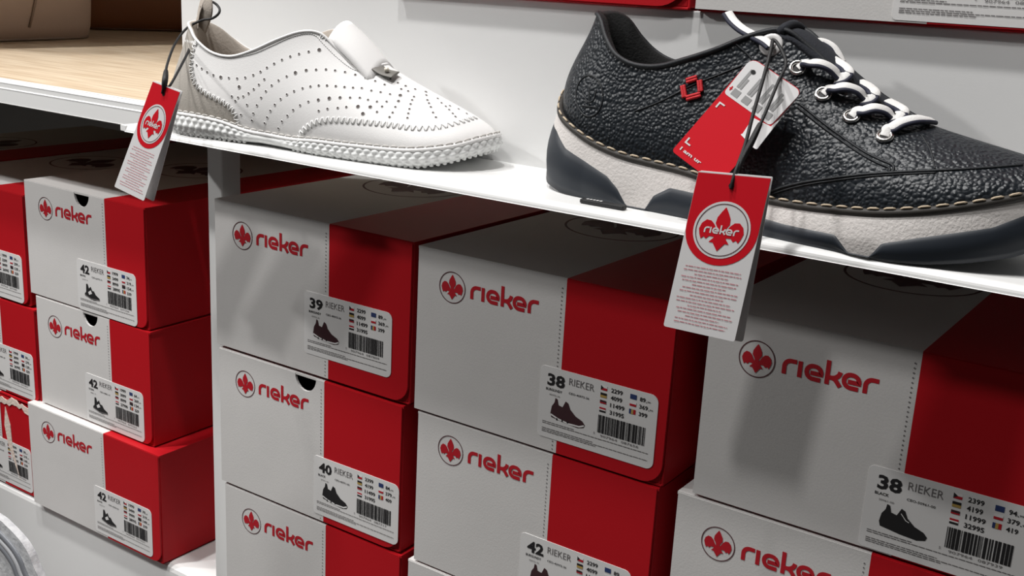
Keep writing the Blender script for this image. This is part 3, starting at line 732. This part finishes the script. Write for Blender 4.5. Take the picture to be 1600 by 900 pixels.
def eyelet(u, q, r0=3.5):
    r = sh.hit(u, q)
    if not r: return None
    P, nn = r; a = nn.orthogonal().normalized(); b = nn.cross(a); mb = MB()
    mb.tube([P+nn*.8+(a*math.cos(k*.3927)+b*math.sin(k*.3927))*r0 for k in range(16)], 1.2, 8, True)
    e = sh.build(mb, 'eyelet', [M_CHROME])
    mb = MB(); mb.add([P+nn*.7+(a*math.cos(k*.3927)+b*math.sin(k*.3927))*r0 for k in range(16)], [tuple(range(16))]); sh.build(mb, 'eyelet_hole', [M_BLACK], e, False)
    return P, nn
EY = [eyelet(*q) for q in ((1246, 107), (1286, 148), (1330, 183), (1382, 214))]
# metal logo rivet at the top of the eyestay
r = sh.hit(1205, 70)
if r:
    P, nn = r; a = nn.orthogonal().normalized(); b = nn.cross(a); mb = MB()
    mb.tube([P+nn*.3+(a*math.cos(k*.3142)+b*math.sin(k*.3142))*4.6 for k in range(20)], 1.9, 8, True, flat=.8, up=nn); sh.build(mb, 'top_rivet', [mat('white_rivet', (.68, .67, .66), .35)])
    mb = MB(); mb.add([P+nn*.4+(a*math.cos(k*.3142)+b*math.sin(k*.3142))*2.8 for k in range(20)], [tuple(range(20))]); 
    sh.build(mb, 'rivet_hole', [M_BLACK], None, False)
# laces: flat white band with a navy edge
def lace(px, w=2.7, name='lace'):
    P = catmull([(lambda h: h[0]+h[1]*(.3 if k == 0 else 2.0))(sh.hit(u, q)) if t_ is None else sh.atT(u, q, t_) for k, (u, q, t_) in enumerate(px)], 7)
    N_ = [V((.25, -.55, .8))]*len(P); mb = MB(); mb.tube(P, w, 10, flat=1.1, up=N_)
    l = sh.build(mb, name, [M_LACE])
    E_ = []
    for i in range(len(P)):
        tg = (P[min(i+1, len(P)-1)]-P[max(i-1, 0)]).normalized(); nn = (N_[i]-tg*N_[i].dot(tg)).normalized(); E_.append(P[i]-tg.cross(nn)*(w*.82)*(-1 if tg.x > 0 else 1)-nn*.1)
    mb = MB(); mb.tube(E_, 1.25, 8, flat=1.2, up=N_); sh.build(mb, 'lace_edge', [M_LACEN], l)
lace([(1247, 107, None), (1256, 101, None), (1266, 98, -21), (1283, 99, -20), (1300, 107, -17), (1314, 122, -13), (1322, 130, -8)], 3.1)
lace([(1287, 148, None), (1295, 142, None), (1305, 137, -22), (1322, 135, -21), (1341, 141, -17), (1353, 153, -13), (1362, 162, -8)], 3.1)
lace([(1331, 183, None), (1339, 177, None), (1349, 172, -23), (1366, 168, -21), (1384, 172, -17), (1396, 182, -13), (1404, 189, -8)], 3.1)
lace([(1383, 214, None), (1387, 206, None), (1394, 199, -24), (1408, 191, -21), (1428, 186, -15), (1445, 186, -7), (1456, 188, 2)], 3.1)
lace([(1306, 128, -15), (1317, 122, -16), (1325, 112, -13), (1318, 103, -7), (1300, 92, -2)], 3.3)
lace([(1347, 160, -15), (1359, 155, -16), (1366, 145, -13), (1358, 136, -7), (1343, 128, -2)], 3.3)
lace([(1393, 187, -15), (1404, 182, -16), (1411, 173, -12), (1402, 166, -7), (1386, 158, -2)], 3.3)
lace([(1316, 98, 6), (1304, 76, 8), (1290, 66, 8), (1278, 64, 6)], 2.4)
lace([(1137, 20, -6), (1146, 33, -9), (1160, 45, -13), (1178, 55, -17), (1195, 64, -20), (1206, 73, -22)], 3.0)
SHN = sh

# ================================================================== HANG TAGS
def tube_obj(name, pts, r, m, parent, n=8):
    mb = MB(); mb.tube(pts, r, n); return mb.build(name, m, parent, True)
def quadmap(c, off=0.):
    """corners TL, TR, BR, BL in world -> map of (x 0..45 mm, y 0..100 mm from the bottom)"""
    TL_, TR_, BR_, BL_ = [V(q) for q in c]; nn = (TR_-TL_).cross(BL_-TL_).normalized()
    if nn.dot(CAM-TL_) < 0: nn = -nn
    def fn(x, y, d=0.):
        a = x/45; b = y/100; return TL_.lerp(TR_, a)*b+BL_.lerp(BR_, a)*(1-b)+nn*(off+d)
    return fn
def hang_tag(name, label, corners, corners2, seed):
    base = sum((V(q) for q in corners), V())/4; t = empty(name, base); tag(t, label, 'tag', 'red and white hang tags on strings')
    loc = lambda fn: (lambda x, y, d=0.: fn(x, y, d)-base)
    fn = loc(quadmap(corners)); rng = random.Random(seed); E_ = .0004
    out = arc(1.5, 1.5, 1.5, 180, 270, 4)+arc(43.5, 1.5, 1.5, 270, 360, 4)+arc(44.2, 99.2, .8, 0, 90, 3)+arc(.8, 99.2, .8, 90, 180, 3)
    # red upper field ends in a half circle
    mb = MB(); mb.prism(out, fn, 0, E_, 0); fr_ = mb.build('front_leaf', [M_TAGWHITE], t)
    def P(nm, f, mats, lift): fl = Flat(); f(fl); fl.build(nm, mats, fr_, lambda x, y: fn(x, y, E_+lift))
    CX, CY, RR = 22.5, 66, 22.3
    P('red_field', lambda f: f.poly([(.15, 99.3), (.15, CY)]+[(CX+RR*math.cos(math.radians(a)), CY+RR*math.sin(math.radians(a))*.98) for a in range(180, 361, 10)]+[(44.85, CY), (44.85, 99.3)]), [M_TAGRED], .0001)
    def em(f): f.disc(CX, CY, 17.5, 0, 48)
    P('emblem_disc', em, [M_TAGWHITE], .0002)
    P('emblem_ring', lambda f: f.ring(CX, CY, 15.6, 16.1, 0, 64), [M_PDARK], .0003)
    P('emblem_leaf', lambda f: leaf(f, CX, CY, 17.6), [M_TAGRED], .0003)
    P('emblem_lettering', lambda f: word(f, CX-10.6, CY-2.5, 3.75, 0, .25), [M_TAGWHITE], .0004)
    def tx(f):
        for i in range(17):
            if i % 3 == 2: y = 41-i*2.25; x, xe = 12, 33
            else: y = 41-i*2.25; x, xe = 4+rng.uniform(0, 3), 41-rng.uniform(0, 3)
            while x < xe:
                w = rng.uniform(1.0, 3.4); f.rect(x, y, min(x+w, xe), y+.6); x += w+.5
    P('fine_print', tx, [mat('print_rose', (.66, .30, .33), .6)], .0001)
    P('string_hole', lambda f: f.disc(CX, 93.2, 1.7), [M_BLACK], .0003)
    fn2 = loc(quadmap(corners2)); mb = MB(); mb.prism(out, fn2, -E_*2, -E_, 0); mb.build('back_leaf', [M_TAGWHITE], t)
    return t, fn, base
yw = ys(.0125)
C1 = [pl(240, 126.5, 1, yw), pl(282.5, 143, 1, yw), pl(225.5, 314, 1, yw-.001), pl(179.4, 291.6, 1, yw-.001)]
C2 = [C1[0]+V((0, .0006, 0)), C1[1]+V((0, .0006, 0)), pl(239, 315, 1, yw+.006), pl(193, 292, 1, yw+.006)]
t1, f1, b1 = hang_tag('hang_tag', 'red and white hang tag dangling beside the heel of the white shoe', C1, C2, 5)
hole = pl(253.5, 145, 1, yw-.001)
def px3(L): return catmull([pl(u, v_, 1, ys(y_)) for u, v_, y_ in L], 8)
mb = MB(); mb.tube([q-b1 for q in px3([(253.5, 146, .0115), (257, 128, .012), (259, 112, .018), (262, 98, .025), (270, 75.5, .038), (280, 58, .052), (291, 45, .062), (303, 37, .067), (318, 31, .069), (331, 29, .070), (341, 22, .071), (343, 14, .073), (337, 6, .075), (328, 2, .077), (320, 4, .079), (319, 9, .080)])], .0008, 8)
mb.tube([q-b1 for q in px3([(319, 9, .080), (312, 30, .082), (303, 58, .072), (293, 83, .050), (278, 112, .025), (266, 133, .0145), (256, 147, .0133)])], .0008, 8)
mb.tube([q-b1 for q in px3([(256, 139, .0115), (258, 124, .0125), (259.5, 110, .0185)])], [.0012+.0006*math.sin(k/16*math.pi) for k in range(17)], 8)
mb.build('string', [M_STRING], t1, True)
yn = ys(.0265)
C1 = [pl(1092, 267, 1, yn), pl(1206, 277, 1, yn), pl(1148, 534, 1, yn-.001), pl(1037, 509, 1, yn-.001)]
C2 = [C1[0]+V((0, .0006, 0)), C1[1]+V((0, .0006, 0)), pl(1160, 535, 1, yn+.004), pl(1048, 512, 1, yn+.004)]
t2, f2, b2 = hang_tag('hang_tag', 'red and white hang tag dangling in front of the navy shoe', C1, C2, 9)
mb = MB(); mb.tube([q-b2 for q in px3([(1142, 295, .0255), (1148, 272, .027), (1164, 227, .036), (1177, 177.5, .045), (1192, 125, .056), (1204, 80, .068), (1207, 64, .074)])], .0009, 8)
mb.tube([q-b2 for q in px3([(1142, 295, .0265), (1160, 249, .031), (1178, 215, .037), (1192, 185, .043), (1216, 128, .058), (1228, 98, .068), (1215, 68, .074), (1207, 62, .076)])], .0008, 8)
mb.tube([q-b2 for q in px3([(1156, 256, .0305), (1172, 226, .0362), (1188, 193, .0415)])], [.0011+.0005*math.sin(k/16*math.pi) for k in range(17)], 8)
mb.build('string', [M_STRING], t2, True)

# third tag: red card lying against the navy shoe, white field at its top
yr = ys(.0600)
K1 = [pl(1176, 90, 1, yr+.003), pl(1254, 143, 1, yr), None, pl(1050, 236, 1, yr-.006)]; K1[2] = K1[1]+K1[3]-K1[0]
base = sum(K1, V())/4; t3 = empty('care_tag', base); tag(t3, 'red card tag with a white care field, tilted against the side of the navy shoe', 'tag')
fm_ = quadmap(K1); fn = lambda x, y, d=0.: fm_(x, y, d)-base
out = arc(3, 3, 3, 180, 270, 4)+arc(42, 3, 3, 270, 360, 4)+arc(40, 95, 5, 0, 90, 4)+arc(6, 94, 6, 90, 180, 4)
mb = MB(); mb.prism(out, fn, 0, .0004); card = mb.build('card', [M_TAGRED], t3)
K2 = [q+V((0, .0007, 0)) for q in (pl(1168, 100, 1, yr+.003), pl(1246, 150, 1, yr), pl(1180, 235, 1, yr-.008), pl(1112, 165, 1, yr-.0005))]
fb_ = quadmap(K2); mb = MB(); mb.prism(out, lambda x, y, d=0.: fb_(x, y, d)-base, -.0006, -.0002); mb.build('back_leaf', [M_TAGWHITE], t3)
def P3(nm, f, mats, lift): fl = Flat(); f(fl); fl.build(nm, mats, card, lambda x, y: fn(x, y, .0004+lift))
P3('white_field', lambda f: f.poly(arc(4, 67, 3, 180, 270, 4)+arc(41.5, 67, 3, 270, 360, 4)+arc(40, 94.6, 5, 0, 90, 4)+arc(6, 93.6, 6, 90, 180, 4)), [M_TAGWHITE], .0001)
def care(f):
    for i in range(4):
        x = 5.5+i*9.7; f.rect(x, 66.5, x+6.2, 72.5); f.rect(x, 74, x+2.2, 92-2*(i % 2)); f.rect(x+2.8, 74, x+4.4, 84+3*(i % 2))
P3('care_symbols', care, [mat('print_midgrey', (.36, .36, .36), .6)], .0002)
P3('string_hole', lambda f: f.disc(8, 91, 1.8), [M_BLACK], .0003)
def wtx(f):
    for x, y, sx, sy in ((4, 56, 1, -1), (4, 13, 1, 1), (40, 56, -1, -1)):
        f.stroke([(x+4.5*sx, y), (x, y), (x, y+5*sy)], 1.3)
    f.text('I am ur', 4, 5.2, 3.2, 0, .03, 20)
    f.poly([(36, 59), (39, 62.5), (42, 59), (40.2, 59), (40.2, 56.5), (37.8, 56.5), (37.8, 59)])
P3('white_print', wtx, [M_TAGWHITE], .0002)
def neg(f): f.rect(2, 70, 4.4, 70.9); f.rect(2.8, 68.6, 3.7, 72.6)
P3('red_mark', neg, [M_TAGRED], .00025)

# small black security clip under the navy shoe
t = empty('plastic_clip', pl(938, 322, 2, ZS)); tag(t, 'small black plastic strip lying under the heel of the navy shoe', 'clip')
mb = MB(); mb.box((-.011, -.0022, .0002), (.014, .0022, .0024)); bevel(mb.build('strip', [M_STRING], t), .0006)
fl = Flat(); [fl.rect(-8+i*1.9, -1.0, -8+i*1.9+1.2, .9) for i in range(5)]; fl.build('white_print', [M_PWHITE], t, lambda x, y: (x/1000, y/1000, .00255))

# ================================================================== BAGS on the wooden shelf
def soft_bag(name, label, loc, rz, w, d, h, m, seam_x=None, sm=None, bulge=.02):
    t = empty(name, loc, rz); tag(t, label, 'bag', 'leather bags on the wooden shelf')
    n = 40; rings = []
    for j in range(15):
        a = j/14; z = h*a; k = (1-.10*a*a) if a > .02 else .985
        e = 4.5; R = []
        for i in range(n):
            th = 2*math.pi*i/n; c, s_ = math.cos(th), math.sin(th)
            x = math.copysign(abs(c)**(2/e), c)*w/2*k; y = math.copysign(abs(s_)**(2/e), s_)*(d/2*k+bulge*math.sin(a*math.pi)*.6)
            R.append(V((x, y, z+.004*math.sin(3*th)*a)))
        rings.append(R)
    v, f = annulus(rings); f.append(tuple(reversed(range(n)))); f.append(tuple(14*n+i for i in range(n)))
    mk('body', v, f, [m], t, None, True)
    mb = MB()
    mb.tube([q+V((0, 0, .0)) for q in offset_ring(rings[0], -.001)], .0018, 6, True)
    mb.build('base_piping', [sm or m], t, True)
    if seam_x is not None:
        mb = MB(); P = [V((seam_x*w/2+.012*math.sin(j*.25), -d/2*(1-.10*(j/14)**2)-bulge*math.sin(j/14*math.pi)*.6-.0008, h*j/14)) for j in range(1, 15)]
        mb.tube(P, .0014, 6); mb.build('side_seam', [sm or m], t, True)
    mb = MB(); 
    for sx in (-1,):
        mb.tube(catmull([(-w*.28, 0, h-.01), (-w*.2, 0, h+.02), (0, 0, h+.035), (w*.2, 0, h+.02), (w*.28, 0, h-.01)], 8), .006, 8)
    mb.build('handle', [sm or m], t, True)
    return t
M_BG1 = mat('beige_leather', (.58, .43, .34), .45, 'noise', 500, .15); M_BG2 = mat('brown_leather', (.28, .10, .04), .42, 'noise', 500, .15)
ang = math.atan2(pl(140, 60, 2, WT).y-pl(0, 62, 2, WT).y, pl(140, 60, 2, WT).x-pl(0, 62, 2, WT).x)
# the beige bag's near bottom edge runs along this pixel line, the brown one stands behind it
p0 = pl(-40, 66, 2, WT); p1 = pl(138, 60, 2, WT); ex = (p1-p0).normalized(); ey = V((-ex.y, ex.x, 0))
if ey.dot(p0-CAM) < 0: ey = -ey
w = .30; p1 = pl(166, 61, 2, WT); c = p1-ex*(w/2)+ey*.05
soft_bag('handbag', 'beige leather bag with a curved seam on the wooden shelf, nearer the left edge', (c.x, c.y, WT+.0022), math.atan2(ex.y, ex.x), w, .09, .18, M_BG1, .25, mat('beige_seam', (.34, .24, .18), .5))
q0 = pl(184, 50, 2, WT)
soft_bag('handbag', 'brown leather bag standing behind the beige one on the wooden shelf', (q0.x-.02, q0.y+.13, WT+.0022), math.radians(62), .34, .10, .18, M_BG2, None, mat('brown_seam', (.12, .045, .02), .5))

# ================================================================== ribbed grey package at the lower left corner
yk = -.05
t = empty('wrapped_package', V((-.26, yk+.03, FLOOR))); tag(t, 'grey white mottled package with two dark ribs in the lower left corner', 'package')
pb = t.location
P = [pl(u, v_, 1, yk) for u, v_ in ((62, 905), (52, 884), (45, 866), (34, 848), (22, 834), (10, 822), (-4, 810), (-40, 790), (-110, 765))]
P = catmull(P, 4); o2 = [(q.x-pb.x, q.z-pb.z) for q in P]
o2 = [(o2[0][0]+.012, .0)]+[(o2[0][0]+.008, o2[0][1]*.5)]+o2+[(o2[-1][0]-.01, 0)]
mb = MB(); mb.prism(o2, lambda x, y, d: (x, d-.03, y), 0, .006)
o = mb.build('wrap', [mat('mottled_wrap', (.66, .67, .68), .35, 'noise', 220, .6, col2=(.50, .51, .53), vscale=160)], t); bevel(o, .0025, 3)
for k, m in ((.016, (.20, .21, .23)), (.0225, (.52, .53, .55)), (.029, (.20, .21, .23))):
    mb = MB(); mb.tube([(q.x-pb.x-k*.75, -.0305, q.z-pb.z-k*.6) for q in P], .0032, 8, flat=.0014, up=V((0, -1, 0))); mb.build('rib', [mat('rib_%d' % int(k*1e4), m, .4)], t, True)
